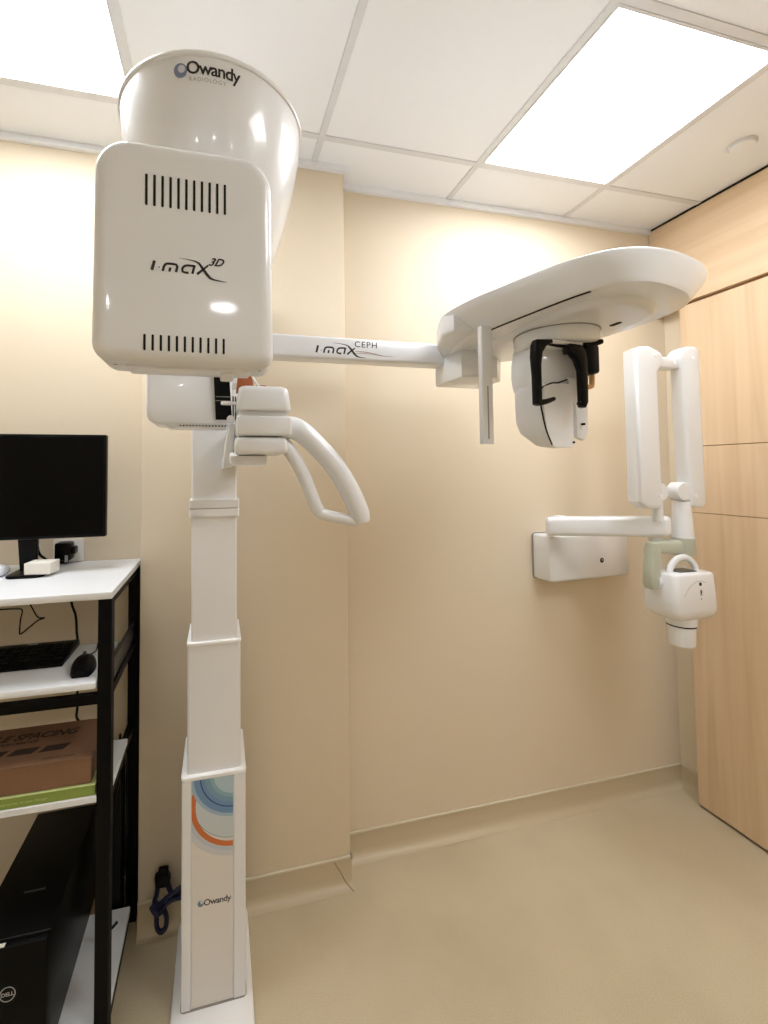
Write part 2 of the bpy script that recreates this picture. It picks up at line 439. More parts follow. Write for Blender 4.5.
# carriage on the column and overhead arm to the drum
car = obj('carriage', prism([(p[0] - .02, p[1] + 1.365) for p in rrect(.16, .2, .03)], 'z', 1.70, 2.21, .015), WP, mach)
ov = obj('overhead_arm', prism([(p[0] - .01, p[1] + 1.19) for p in rrect(.2, .55, .06)], 'z', 2.07, 2.2, .02), WP, mach)
DC = (-.01, .9)
prof = [(.06, 1.87), (.095, 1.878), (.112, 1.90), (.124, 1.94), (.140, 1.99), (.156, 2.05), (.167, 2.10), (.1745, 2.145), (.178, 2.175), (.179, 2.19),
        (.182, 2.191), (.1832, 2.194), (.182, 2.198), (.176, 2.201)]
drum = obj('rotation_drum', lathe(prof, (DC[0], DC[1], 0), 96), WP, mach)
def drum_r(z):
    for (r0, z0), (r1, z1) in zip(prof, prof[1:]):
        if z0 <= z <= z1: return r0 + (r1 - r0) * (z - z0) / (z1 - z0)
    return .18
def ondrum(x0, zc):
    def f(u, v):
        z = zc + v; r = drum_r(z) + .0007; a = (x0 + u - DC[0]) / .178
        return (DC[0] + r * math.sin(a), DC[1] - r * math.cos(a), z)
    return f
lay('brand_lettering', text2d('Owandy', .0285, bold=.0005, space=.9), ondrum(-.0545, 2.161), 'ink_black', drum)
lay('brand_subline', text2d('RADIOLOGY', .0092, space=1.25), ondrum(-.05, 2.1495), 'ink_grey', drum)
lay('brand_globe', disc2d(0, 0, .0115), ondrum(-.064, 2.166), 'logo_blue', drum)
fz = ondrum(-.064, 2.166)
lay('globe_highlight', disc2d(.002, .002, .0062), lambda u, v: tuple(Vector(fz(u, v)) + Vector((0, -.0004, 0))), 'logo_pale', drum)

# rotating c-arm with the two heads
ca = obj('c_arm', prism([(.64, 1.70), (.64, 1.89), (.70, 1.925), (1.16, 1.925), (1.21, 1.90), (1.21, 1.72), (1.12, 1.72), (1.12, 1.80), (1.08, 1.84), (.80, 1.84), (.75, 1.70)], 'x', -.09, .06, .012), WP, mach)
def head_box(cx, w, z0, z1, rt, rb, levels):
    """rounded box: rounded rectangle in xz (big upper, small lower corners) lofted along y"""
    h = z1 - z0; cz = (z0 + z1) / 2; rings = []
    for y, ins in levels:
        ring = []
        for sx, sz, r, a0 in ((1, 1, rt, 0), (-1, 1, rt, PI / 2), (-1, -1, rb, PI), (1, -1, rb * .7, 1.5 * PI)):
            r = max(r - ins, .004)
            for k in range(10):
                a = a0 + PI / 2 * k / 9
                px = sx * (w / 2 - ins - r) + r * math.cos(a); pz = sz * (h / 2 - ins - r) + r * math.sin(a)
                ring.append((cx + px * (1 - .03 * max(0, pz / (h / 2)) ** 2), y, cz + pz))
        rings.append(ring)
    return loft(rings)
fy = .6
lv = [(fy, .045), (fy, .03), (fy, .018), (fy + .001, .011), (fy + .004, .005), (fy + .009, .0012), (fy + .016, 0), (fy + .07, 0), (fy + .082, .003), (fy + .10, .02)]
tub = obj('tube_head', head_box(-.0432, .2385, 1.641, 1.942, .044, .024, lv), WP, mach)
obj('underside_cover', box(-.125, .045, fy + .026, fy + .075, 1.638, 1.65, .003, 2), WP, tub)
obj('beam_window', box(.002, .022, fy + .035, fy + .085, 1.634, 1.6405, .002, 1), 'white_matte', tub)
for x in (-.137, .058):
    obj('screw', lathe([(.0025, -.001), (.0025, .001)], (x, fy + .03, 1.642), 12), 'dark_slot', tub)
for k in range(11):
    x = -.0945 + k * .01025
    obj('vent_slot', prism([(p[0] + x, p[1] + 1.872) for p in rrect(.0032, .043, .0015, 3)], 'y', fy - .0006, fy + .004), 'dark_slot', tub)
for k in range(11):
    x = -.0955 + k * .0102
    obj('vent_slot', prism([(p[0] + x, p[1] + 1.6655) for p in rrect(.0030, .0215, .0014, 3)], 'y', fy - .0006, fy + .012), 'dark_slot', tub)

def imax_strokes():
    """stylised lettering in units where the x-height is 1; slanted"""
    s = []
    def sl(pts): return [(x + .25 * y, y) for x, y in pts]
    s.append((sl([(0, 0), (0, 1.15)]), .34))                                     # I
    s.append((sl([(.62, .42), (.78, .42)]), .12))                                 # dot
    arc = [(1.2, 0), (1.2, .55), (1.27, .8), (1.45, .93), (1.7, .95), (2.2, .95), (2.5, .9), (2.66, .7), (2.68, .5), (2.68, 0)]
    s.append((sl(arc), .28)); s.append((sl([(1.94, 0), (1.94, .5)]), .28))        # m
    a = [(4.55, .95), (3.75, .95), (3.45, .85), (3.3, .6), (3.3, .35), (3.42, .14), (3.7, .06), (4.1, .06)]
    s.append((sl(a), .27)); s.append((sl([(4.55, 1.05), (4.55, 0)]), .28))        # a
    return s
def imax(parent, x, y, z, k, w, sup):
    f = lambda u, v: (x + u * k, y, z + v * k)
    lay('model_lettering', ribbon2d(imax_strokes()), f, 'ink_black', parent)
    sw1 = [(3.0, 1.75), (4.0, 1.68), (4.9, 1.55), (5.3, 1.35), (5.7, .8), (6.2, .1), (6.6, -.35), (7.0, -.5), (8.0, -.62), (w, -.66)]
    lay('swoosh', ribbon2d([(sw1, [.02, .08, .14, .24, .32, .34, .3, .2, .1, .03]), ([(5.1, 0), (5.75, .6), (6.4, 1.2)], [.3, .26, .2])]), f, 'ink_black', parent)
    for txt, size, uu, vv in sup:
        lay('model_superscript', text2d(txt, size, .5, bold=.035), lambda u, v: (x + (uu + u) * k, y, z + (vv + v) * k), 'ink_black', parent)
imax(tub, -.087, fy - .0005, 1.763, .0114, 8.6, [('3D', 1.35, 6.35, 1.2)])

rear = obj('sensor_head', loft([[(-.07 + p[0], y, 1.715 + p[1]) for p in rrect(.205 - 2 * i, .21 - 2 * i, .03, 6)] for y, i in
      ((1.095, .012), (1.098, .005), (1.106, .001), (1.115, 0), (1.2, 0), (1.215, .01))]), WP, mach)
obj('lower_tray', box(-.135, .03, 1.112, 1.2, 1.603, 1.64, .018, 3), WP, rear)
obj('black_window', prism([(-.0135, 1.76), (.0235, 1.76), (.0325, 1.622), (-.0075, 1.622)], 'y', 1.086, 1.1, .001, 1), 'black_plastic', rear)
for z in (1.668, 1.678):
    obj('window_groove', box(-.008, .031, 1.0855, 1.0862, z, z + .0015), 'seam_grey', rear)
for k in range(16):
    x = -.093 + k * .0078
    obj('vent_hole', lathe([(.0017, 1.1115), (.0017, 1.118)], (x, 0, 1.609), 8, 'y'), 'dark_slot', rear)

# chin rest with handle, on an arm from the column
chin = obj('chin_rest', loft([[(.0895 + p[0], .925 + p[1], z) for p in rrect(w, d, .014, 4)] for z, w, d in
      ((1.616, .104, .12), (1.6175, .109, .126), (1.621, .111, .128), (1.655, .103, .118), (1.663, .099, .112), (1.667, .09, .1))]), WP, mach)
obj('neck', box(.04, .138, .872, .98, 1.603, 1.618, .004, 2), WP, chin)
obj('middle_block', box(.034, .145, .862, .99, 1.5655, 1.6055, .006, 3), WP, chin)
obj('lower_block', box(.031, .138, .866, .99, 1.528, 1.563, .01, 3), WP, chin)
obj('support_arm', prism([(.89, 1.505), (.89, 1.525), (.92, 1.533), (1.30, 1.60), (1.30, 1.53)], 'x', .022, .098, .006), 'white_matte', chin)
obj('arm_bracket', prism([(.008, 1.50), (.03, 1.505), (.036, 1.595), (.022, 1.6), (.014, 1.56)], 'y', .93, 1.30, .006), WP, chin)
obj('bracket_gap', tube([(.0305, .927, 1.522), (.0325, .927, 1.54), (.038, .927, 1.558)], .0016, 6), 'dark_slot', chin)
obj('locking_knob', lathe([(.007, .90), (.008, .904), (.008, .915)], (.024, 0, 1.602), 20, 'y'), WP, chin)
obj('side_pin', box(.004, .036, .915, .925, 1.6335, 1.6405, .002, 1), 'rim_white', chin)
for x in (.0295, .0345):
    obj('side_rod', tube([(x, .92, 1.60), (x, .92, 1.652)], .0017, 8, smooth=False), 'metal_grey', chin)
obj('amber_support', prism([(.036, 1.664), (.078, 1.664), (.074, 1.678), (.070, 1.70), (.040, 1.70)], 'y', .93, .96, .004), 'amber_plastic', chin)
obj('amber_grip', box(.078, .103, .935, .952, 1.666, 1.682, .004, 2), 'amber_plastic', chin)
obj('bite_stick', tube([(.07, .93, 1.698), (.08, .928, 1.682), (.094, .925, 1.666)], .0025, 8), 'rim_white', chin)
hd = obj('handle', tube([(.135, .925, 1.588), (.165, .918, 1.584), (.2, .912, 1.556), (.245, .905, 1.505), (.279, .90, 1.448), (.299, .897, 1.400), (.302, .897, 1.382)],
      [.026, .0245, .0225, .022, .0225, .022, .018], 16), WP, chin)
obj('handle_return', tube([(.13, .925, 1.553), (.148, .922, 1.54), (.176, .915, 1.49), (.199, .908, 1.430), (.208, .905, 1.410), (.222, .904, 1.400), (.294, .899, 1.382)],
      [.016, .0155, .0145, .014, .0135, .012, .011], 14, 8), WP, hd)

# ceph arm
arm = obj('side_arm', prism([(p[0] + 1.335, p[1] + 1.8825) for p in rrect(.07, .070, .008, 4)], 'x', .05, .76), WP, mach)
def arm_logo():
    x, y, z, k = .297, 1.2995, 1.864, .0198
    f = lambda u, v: (x + u * k, y, z + v * k)
    lay('model_lettering', ribbon2d(imax_strokes()), f, 'ink_black', arm)
    sw = [(2.6, 1.7), (3.8, 1.65), (4.8, 1.5), (5.3, 1.3), (5.8, .75), (6.3, .1), (6.7, -.25), (7.2, -.4), (8.4, -.42)]
    lay('swoosh', ribbon2d([(sw, [.02, .08, .12, .22, .36, .36, .28, .16, .03]), ([(5.1, -.05), (5.75, .55), (6.4, 1.05)], [.3, .26, .2])]), f, 'ink_black', arm)
    lay('thin_swoosh', ribbon2d([([(6.4, .55), (8.2, .5), (9.6, .32), (11, .05), (13, -.02)], [.05, .12, .1, .08, .03]),
                                 ([(6.5, .2), (8, .25), (9.6, .2), (10.8, .02)], [.04, .07, .06, .03])]), f, 'ink_orange', arm)
    lay('model_superscript', text2d('CEPH', 1.35, 0, bold=.01, space=1.15), lambda u, v: (x + (6.3 + u * 1.1) * k, y, z + (1.25 + v) * k), 'ink_black', arm)
arm_logo()

# ceph unit: long plate running from the arm towards the viewer
cp_out = closed_curve([(.735, 1.31), (.66, 1.20), (.62, 1.09), (.63, .98), (.66, .885), (.70, .775), (.745, .705), (.80, .672), (.87, .662), (.95, .675),
                       (1.03, .702), (1.10, .75), (1.14, .82), (1.145, .93), (1.11, 1.08), (1.065, 1.22), (1.0, 1.31), (.86, 1.34)], 5)
def plate(outl, levels): return outline_loft(outl, levels)
def lerp_outline(o, cx, cy, sx, sy): return [(cx + (p[0] - cx) * sx, cy + (p[1] - cy) * sy) for p in o]
in_out = closed_curve([(.76, 1.29), (.715, 1.19), (.70, 1.09), (.705, 1.0), (.725, .88), (.748, .77), (.775, .71), (.81, .684), (.86, .676), (.94, .692),
                       (1.0, .716), (1.05, .76), (1.075, .83), (1.08, .93), (1.06, 1.07), (1.02, 1.2), (.97, 1.28), (.87, 1.31)], 5)
def blend(a, b, t): return [(p[0] + (q[0] - p[0]) * t, p[1] + (q[1] - p[1]) * t) for p, q in zip(a, b)]
rings = []
for z, t in ((1.869, 1.0), (1.870, .96), (1.880, .78), (1.895, .5), (1.912, .2), (1.925, .04), (1.930, 0), (1.932, .01), (1.933, .06), (1.936, .35), (1.938, .8)):
    rings.append([(p[0], p[1], z) for p in blend(cp_out, in_out, t)])
ceph = obj('ceph_plate', loft(rings), WP, mach)
pl_out = closed_curve([(.80, 1.22), (.79, 1.05), (.79, .9), (.80, .81), (.83, .765), (.88, .75), (.95, .765), (1.0, .80), (1.025, .87), (1.025, .97), (1.005, 1.1), (.97, 1.22), (.88, 1.27)], 6)
obj('lower_plateau', outline_loft(pl_out, [(1.875, -.012), (1.862, -.008), (1.855, 0), (1.8535, .01)]), WP, ceph)
sl = [p for p in in_out if p[0] < .8 and .735 < p[1] < 1.06]; sl.sort(key=lambda p: -p[1])
obj('travel_slot', prism([(p[0] + .004, p[1]) for p in sl] + [(p[0] + .010, p[1]) for p in sl[::-1]], 'z', 1.8672, 1.872), 'dark_slot', ceph)
obj('sensor_slot', prism([(p[0] * .9 + .962, p[1] + .86) for p in rrect(.014, .03, .006, 4)], 'z', 1.852, 1.856), 'dark_slot', ceph)
obj('mount_block', prism([(.738, 1.195), (.865, 1.195), (.91, 1.24), (.91, 1.37), (.75, 1.37), (.738, 1.36)], 'z', 1.783, 1.875, .006), WP, ceph)
obj('end_cap', prism([(.617, 1.10), (.628, 1.05), (.70, 1.04), (.735, 1.15), (.765, 1.30), (.745, 1.325), (.668, 1.22)], 'z', 1.873, 1.936, .010, 3), WP, ceph)
# secondary collimator strip
col = obj('collimator_strip', prism([(p[0] + .688, p[1] + 1.0) for p in rrect(.033, .018, .004, 3)], 'z', 1.56, 1.872), WP, mach)
obj('collimator_slit', prism([(p[0] + .688, p[1] + 1.643) for p in rrect(.0035, .14, .0016, 3)], 'y', .9904, .993), 'seam_grey', col)
# rotating disc with ear rods and the sensor box
disc = obj('head_holder_disc', lathe([(.085, 1.814), (.096, 1.817), (.101, 1.823), (.103, 1.834), (.103, 1.85), (.10, 1.857)], (.885, .972, 0), 64), WP, mach)
obj('disc_seam', lathe([(.1045, 1.8515), (.1045, 1.8545)], (.885, .972, 0), 64), 'seam_grey', disc)
BP = 'black_plastic'
e1 = obj('ear_arm', prism([(.752, 1.80), (.758, 1.812), (.803, 1.815), (.805, 1.806), (.786, 1.797), (.774, 1.78), (.7695, 1.75), (.7695, 1.66), (.764, 1.649), (.754, 1.652), (.7535, 1.72), (.750, 1.77)], 'y', .89, .91, .003), BP, disc)
obj('ear_rod', tube([(.761, .90, 1.656), (.786, .90, 1.660), (.815, .905, 1.669)], [.008, .007, .005], 10), BP, e1)
e2 = obj('ear_arm', prism([(.842, 1.797), (.85, 1.805), (.878, 1.803), (.893, 1.792), (.898, 1.765), (.897, 1.66), (.89, 1.646), (.880, 1.648), (.879, 1.74), (.868, 1.768), (.846, 1.787)], 'y', .882, .902, .003), BP, disc)
obj('ear_rod', tube([(.888, .892, 1.655), (.874, .892, 1.657)], [.008, .005], 10), BP, e2)
obj('crossbar', tube([(.785, .905, 1.810), (.82, .905, 1.805), (.86, .90, 1.80)], .0045, 8), BP, disc)
obj('arm_mount', box(.80, .90, .895, .96, 1.806, 1.818, .003, 1), 'white_matte', disc)
fh = obj('forehead_support', box(.905, .945, .89, .93, 1.735, 1.81, .008, 2), BP, disc)
obj('slide_bar', tube([(.87, .93, 1.800), (.905, .91, 1.808), (.952, .89, 1.818)], [.012, .013, .006], 10), BP, fh)
obj('nasal_rod', tube([(.936, .91, 1.745), (.936, .91, 1.712), (.930, .91, 1.704), (.905, .91, 1.702)], [.0065, .0065, .006, .004], 10), 'rod_tan', fh)
sb = obj('ceph_sensor', loft([[(x, y, z) for x, y in ((x0, .935 + c), (x0 + .012, .93), (x1 - .004, .93), (x1, .936), (x1, 1.0), (x0 + .02, d), (x0, d - .01))]
      for z, x0, x1, c, d in ((1.550, .826, .896, .02, .97), (1.556, .818, .898, .02, .985), (1.59, .803, .898, .02, 1.025), (1.62, .798, .898, .015, 1.035), (1.66, .796, .898, .01, 1.035), (1.70, .796, .898, .01, 1.035), (1.713, .80, .896, .012, 1.03))]), WP, mach)
obj('sensor_neck', loft([[(x, y, z) for x, y in ((x0, .96), (x0 + .02, .945), (x1 - .01, .945), (x1, .96), (x1, 1.04), (x0, 1.04))] for z, x0, x1 in
     ((1.705, .806, .90), (1.722, .80, .94), (1.745, .797, .957), (1.78, .798, .957), (1.80, .802, .95), (1.82, .805, .95))]), WP, sb)
obj('thin_fin', prism([(.9135, 1.576), (.935, 1.568), (.948, 1.585), (.954, 1.70), (.952, 1.735), (.89, 1.735), (.89, 1.672), (.908, 1.668), (.9125, 1.66)], 'y', .938, .952, .003), WP, sb)
obj('seam_line', tube([(.828, .930, 1.555), (.811, .930, 1.595), (.803, .933, 1.64), (.800, .936, 1.675), (.803, .933, 1.70), (.83, .93, 1.7135), (.86, .938, 1.718), (.895, .942, 1.730)], .0019, 6), 'dark_slot', sb)
for x, z in ((.927, 1.61), (.893, 1.562)):
    obj('screw', lathe([(.003, .927), (.003, .936)], (x, 0, z), 10, 'y'), 'dark_slot', sb)

# ================================================================== WALL MOUNTED X-RAY
wx = thing('wall_xray_unit', 'white wall-mounted dental x-ray on a folding arm beside the oak door', 'x-ray machine', (1.53, D, 1.02))
mt = obj('wall_mount', prism([(1.346, D), (1.342, 1.61), (1.344, 1.60), (1.352, 1.55), (1.372, 1.54), (1.775, 1.565), (1.785, 1.573), (1.787, D)], 'z', 1.018, 1.212, .012, 3), WP, wx)
obj('back_gasket', prism([(p[0] + 1.5655, p[1] + 1.115) for p in rrect(.449, .20, .015, 4)], 'y', D - .006, D - .0005), 'seam_grey', mt)
lay('maker_mark', disc2d(0, 0, .011), lambda u, v: (1.622 + u, 1.5535 + (u * .062), 1.095 + v), 'ink_black', mt)
lay('maker_mark_inner', disc2d(.003, .002, .005), lambda u, v: (1.622 + u, 1.5530 + (u * .062), 1.095 + v), 'ink_grey', mt)
A0, A1 = Vector((1.322, 1.535)), Vector((1.60, 1.235)); ax = (A1 - A0).normalized(); an = Vector((-ax.y, ax.x)); hw = .036
pts = []
for k in range(9):
    a = -PI / 2 + PI * k / 8; pts.append(A1 - ax * hw * .6 + ax * (hw * .6 * math.cos(a)) + an * (hw * math.sin(a)))
for k in range(9):
    a = PI / 2 + PI * k / 8; pts.append(A0 + ax * hw * .6 + ax * (hw * .6 * math.cos(a)) + an * (hw * math.sin(a)))
hb = prism([(p.x, p.y) for p in pts], 'z', 1.2335, 1.3085, .016, 4)
for v in hb.verts:                                   # the arm sags a little towards the wall
    v.co.z += -.014 + .026 * (Vector((v.co.x, v.co.y)) - A0).dot(ax) / (A1 - A0).length
ha = obj('horizontal_arm', hb, WP, wx)
obj('arm_pivot', lathe([(.016, 1.205), (.016, 1.236)], (1.378, 1.565, 0), 24), 'white_matte', ha)
obj('pivot_cap', lathe([(.022, 1.292), (.022, 1.3005), (.018, 1.302)], (1.362, 1.50, 0), 24), WP, ha)
obj('end_cap', lathe([(.02, 1.228), (.02, 1.236)], (1.565, 1.268, 0), 20), WP, ha)
SY0, SY1 = 1.215, 1.27
def arc(cx, cz, r, a0, a1, n=8): return [(cx + r * math.cos(math.radians(a0 + (a1 - a0) * k / n)), cz + r * math.sin(math.radians(a0 + (a1 - a0) * k / n))) for k in range(n + 1)]
a1 = obj('rear_arm', prism([(1.440, 1.375), (1.475, 1.350), (1.535, 1.348), (1.545, 1.36), (1.545, 1.42), (1.543, 1.84)] + arc(1.535, 1.885, .038, -20, 70, 6) + [(1.51, 1.935), (1.475, 1.932), (1.440, 1.918)], 'y', SY0, SY1, .014, 4), WP, wx)
a2 = obj('front_arm', prism([(1.668, 1.40), (1.675, 1.356), (1.70, 1.347), (1.733, 1.347), (1.746, 1.357), (1.741, 1.935), (1.725, 1.945), (1.69, 1.944)] + arc(1.686, 1.90, .04, 105, 200, 6) + [(1.658, 1.86)], 'y', SY0, SY1, .012, 3), WP, wx)
lk = obj('top_link', box(1.53, 1.66, 1.228, 1.278, 1.86, 1.902, .008, 3), WP, wx)
for x in (1.548, 1.636):
    obj('pivot_screw', lathe([(.008, 1.2265), (.008, 1.23)], (x, 0, 1.882), 16, 'y'), 'rim_white', lk)
obj('hinge_disc', lathe([(.030, 1.222), (.033, 1.226), (.033, 1.262)], (1.545, 0, 1.407), 32, 'y'), WP, a1)
obj('hinge_screw', lathe([(.006, 1.2125), (.006, 1.216)], (1.53, 0, 1.395), 14, 'y'), 'rim_white', a1)
obj('hinge_stem', lathe([(.017, 1.30), (.017, 1.385)], (1.552, 1.245, 0), 20), WP, a1)
obj('hinge_disc', lathe([(.031, 1.222), (.034, 1.226), (.034, 1.262)], (1.652, 0, 1.407), 32, 'y'), WP, a2)
obj('hinge_screw', lathe([(.006, 1.2125), (.006, 1.216)], (1.692, 0, 1.392), 14, 'y'), 'rim_white', a2)
obj('upper_screw', lathe([(.006, 1.2125), (.006, 1.216)], (1.708, 0, 1.90), 14, 'y'), 'rim_white', a2)
obj('upper_screw', lathe([(.006, 1.2125), (.006, 1.216)], (1.53, 0, 1.90), 14, 'y'), 'rim_white', a1)
cone = obj('neck_cone', lathe([(.034, 1.236), (.033, 1.25), (.029, 1.335), (.026, 1.37)], (1.665, 1.245, 0), 32), WP, wx)
yk = obj('yoke', loft([[(x, 1.245 + p[0] * .042, z + p[1] * h) for p in rrect(1, 1, .25, 3)] for x, z, h in ((1.69, 1.205, .05), (1.62, 1.205, .05), (1.56, 1.209, .046), (1.535, 1.2095, .042), (1.515, 1.203, .04), (1.508, 1.193, .03))]), 'sage_plastic', wx)
obj('yoke_collar', lathe([(.034, 1.175), (.036, 1.18), (.036, 1.238)], (1.665, 1.245, 0), 28), 'sage_plastic', yk)
obj('yoke_leg', prism([(1.508, 1.225), (1.525, 1.230), (1.537, 1.20), (1.532, 1.10), (1.528, 1.075), (1.512, 1.062), (1.496, 1.063), (1.488, 1.08), (1.493, 1.15)], 'y', 1.222, 1.262, .008, 2), 'sage_plastic', yk)
th = obj('tube_housing', loft([[(1.625 + p[0], 1.235 + p[1], z) for p in rrect(w, d, .018, 4)] for z, w, d in
      ((.957, .09, .08), (.960, .13, .095), (.966, .155, .108), (.978, .18, .12), (.995, .192, .126), (1.05, .190, .125), (1.114, .181, .120), (1.120, .177, .116), (1.123, .168, .11))]), WP, wx)
obj('side_hub', lathe([(.026, 1.52), (.028, 1.525), (.028, 1.55)], (0, 1.245, 1.088), 24, 'x'), WP, th)
obj('carry_handle', tube([(1.562, 1.22, 1.11), (1.570, 1.22, 1.14), (1.594, 1.22, 1.164), (1.625, 1.22, 1.172), (1.656, 1.22, 1.164), (1.68, 1.22, 1.14), (1.688, 1.22, 1.11)], .0115, 12, flat=.8), WP, th)
obj('top_display', box(1.585, 1.665, 1.20, 1.25, 1.121, 1.126, .002, 1), 'metal_grey', th)
def onhead(u, v):
    return (1.635 + u, 1.1712 + max(0, (1.06 + v) - 1.05) * .045, 1.06 + v)
lay('face_line', ribbon2d([([(-.072, -.012), (-.045, .02), (-.015, .036), (.008, .038), (.03, .03)], .0015)]), onhead, 'ink_grey', th)
lay('maker_mark', disc2d(.004, .027, .0065), onhead, 'ink_black', th)
lay('face_print', ribbon2d([([(.004, .008), (.004, -.012)], .009), ([(.004, -.02), (.004, -.028)], .004)]), onhead, 'ink_grey', th)
lay('face_print', ribbon2d([([(.004, .004), (.006, -.004)], .005)]), lambda u, v: (lambda q: (q[0], q[1] - .0003, q[2]))(onhead(u, v)), 'ink_black', th)
bc = obj('beam_cone', lathe([(.038, .858), (.0395, .862), (.0425, .926), (.0425, .93), (.0465, .932), (.049, .965)], (1.628, 1.235, 0), 36), WP, wx)
obj('dark_ring', lathe([(.0438, .926), (.0438, .932)], (1.628, 1.235, 0), 36), 'dark_slot', bc)

# ================================================================== RACK WITH COMPUTER
RX0, RX1, RY0, RY1 = -1.05, -.266, 1.205, 1.628
rk = thing('computer_rack', 'black metal rack with white shelves standing left of the column', 'shelving rack', ((RX0 + RX1) / 2, (RY0 + RY1) / 2, 0))
tt = obj('table_top', box(RX0, RX1 + .002, RY0 - .005, RY1 + .01, 1.172, 1.19, .002, 2), 'desk_white', rk)
for x in (RX0, RX1 - .033):
    for y in (RY0 + .005, RY1 - .038):
        obj('leg', box(x, x + .033, y, y + .033, 0.0, 1.1715, .002, 1), 'black_metal', rk)
for x in (RX0 + .006, RX1 - .027):
    for z in (1.145, .905, .64, .075):
        obj('side_rail', box(x, x + .02, RY0 + .03, RY1 - .03, z, z + .025, .001, 1), 'black_metal', rk)
obj('front_rail', box(RX0 + .03, RX1 - .03, RY0 + .012, RY0 + .03, .905, .93, .001, 1), 'black_metal', rk)
obj('back_rail', box(RX0 + .03, RX1 - .03, RY1 - .03, RY1 - .012, .85, .88, .001, 1), 'black_metal', rk)
tray = obj('pull_out_tray', box(RX0 + .05, RX1 - .035, RY0 - .005, 1.47, .951, .968, .003, 2), 'desk_white', rk)
obj('tray_slide', box(RX1 - .022, RX1 - .012, RY0 + .04, RY1 - .04, .925, .985, .001, 1), 'metal_grey', rk)
for y in (RY0 + .1, RY0 + .33):
    obj('slide_screw', lathe([(.004, RX1 - .0125), (.004, RX1 - .0105)], (0, y, .95), 10, 'x'), 'screw_steel', rk)
obj('shelf', box(RX0 + .02, RX1 - .004, RY0 + .006, 1.445, .666, .683, .002, 1), 'desk_white', rk)
obj('shelf', box(RX0 + .02, RX1 - .006, RY0 + .02, 1.52, .104, .12, .002, 1), 'desk_white', rk)

mon = thing('monitor', 'black flat computer monitor standing on the rack top, cut by the left edge', 'monitor', (-.57, 1.50, 1.19))
obj('bezel', box(-.80, -.34, 1.452, 1.478, 1.296, 1.611, .004, 2), 'black_plastic', mon)
obj('screen', box(-.794, -.346, 1.4505, 1.454, 1.304, 1.605, .0008, 1), 'screen_black', mon)
obj('back_housing', box(-.72, -.42, 1.478, 1.51, 1.34, 1.57, .012, 2), 'black_plastic', mon)
obj('neck', prism([(-.585, 1.196), (-.543, 1.196), (-.538, 1.40), (-.60, 1.40)], 'y', 1.483, 1.508, .004), 'black_plastic', mon)
obj('foot', prism([(p[0] - .548, p[1] + 1.48) for p in rrect(.10, .14, .02)], 'z', 1.1905, 1.199, .003), 'black_plastic', mon)

b = obj('paper_carton', box(-.545, -.474, 1.415, 1.475, 1.1992, 1.232, .001, 1), 'paper_white', base=(-.515, 1.445, 1.1992))
for v in b.data.vertices: v.co = Matrix.Rotation(math.radians(-6), 3, 'Z') @ v.co + Vector((0, 0, -.0088 if False else 0))
tag(b, 'small white paper carton beside the monitor foot on the rack top', 'box')
lay('scribble', ribbon2d([([(-.02, 0), (-.012, .006), (-.005, -.004), (.003, .006), (.012, -.003), (.02, .004)], .0015)]), onTop(-.515, 1.455, 1.2325), 'ink_grey', b)
pk = loft([[(-.652 + .042 * math.cos(a) * s, 1.47 + .05 * math.sin(a) * s + .003 * math.sin(5 * a), z + .002 * math.sin(3 * a + z * 90)) for a in [2 * PI * k / 28 for k in range(28)]]
       for z, s in ((1.1915, .75), (1.197, 1.0), (1.205, 1.04), (1.217, .9), (1.226, .5))])
tag(obj('plastic_packet', pk, 'clear_film'), 'crumpled clear plastic packet lying left of the white carton', 'packet')

# wall socket, adaptor, cables
so = thing('wall_socket', 'white wall socket plate behind the monitor', 'socket', (-.49, D, 1.185))
obj('plate', box(-.545, -.452, D - .009, D, 1.192, 1.268, .003, 2), 'socket_white', so)
obj('switch', box(-.49, -.478, D - .012, D - .008, 1.245, 1.26, .001, 1), 'socket_white', so)
ad = thing('power_adaptor', 'black power adaptor plugged into the socket behind the rack top', 'adaptor', (-.498, D - .03, 1.195))
obj('body', box(-.525, -.478, D - .06, D - .0095, 1.203, 1.262, .006, 2), 'black_plastic', ad)
obj('side_plug', box(-.479, -.466, D - .05, D - .012, 1.222, 1.247, .005, 2), 'black_plastic', ad)
obj('tag', box(-.492, -.483, D - .062, D - .0595, 1.2, 1.222), 'silver_print', ad)
obj('strain_relief', box(-.51, -.488, D - .055, D - .03, 1.193, 1.206, .003, 1), 'black_plastic', ad)
def cable(pts, r, m, label, parent=None, name='cable', per=8, cat='cable'):
    return tag(obj(name, tube(pts, r, 8, per), m), label, cat)
obj('power_cord', tube([(-.548, 1.50, 1.34), (-.552, 1.53, 1.25), (-.545, 1.565, 1.218), (-.535, 1.575, 1.2085), (-.527, 1.575, 1.2085)], .004, 8), 'cable_black', mon)
cable([(-.69, 1.60, 1.056), (-.64, 1.6, 1.055), (-.621, 1.6, 1.049), (-.625, 1.6, 1.02), (-.627, 1.6, .985), (-.624, 1.6, .973), (-.60, 1.6, .992), (-.575, 1.6, 1.012), (-.556, 1.6, 1.019), (-.574, 1.6, 1.022), (-.59, 1.6, 1.05), (-.60, 1.6, 1.08), (-.603, 1.603, 1.168)], .0022, 'cable_black', 'thin black wire zigzagging under the rack top')
cable([(-.478, 1.585, 1.168), (-.472, 1.585, 1.07), (-.459, 1.585, 1.023), (-.455, 1.585, .97), (-.452, 1.585, .93), (-.451, 1.585, .80), (-.45, 1.585, .728), (-.452, 1.585, .695), (-.44, 1.585, .676), (-.418, 1.585, .668), (-.395, 1.585, .645), (-.375, 1.585, .58), (-.372, 1.592, .42), (-.374, 1.594, .30)], .004, 'cable_black', 'thick black cable hanging down the wall behind the keyboard tray')
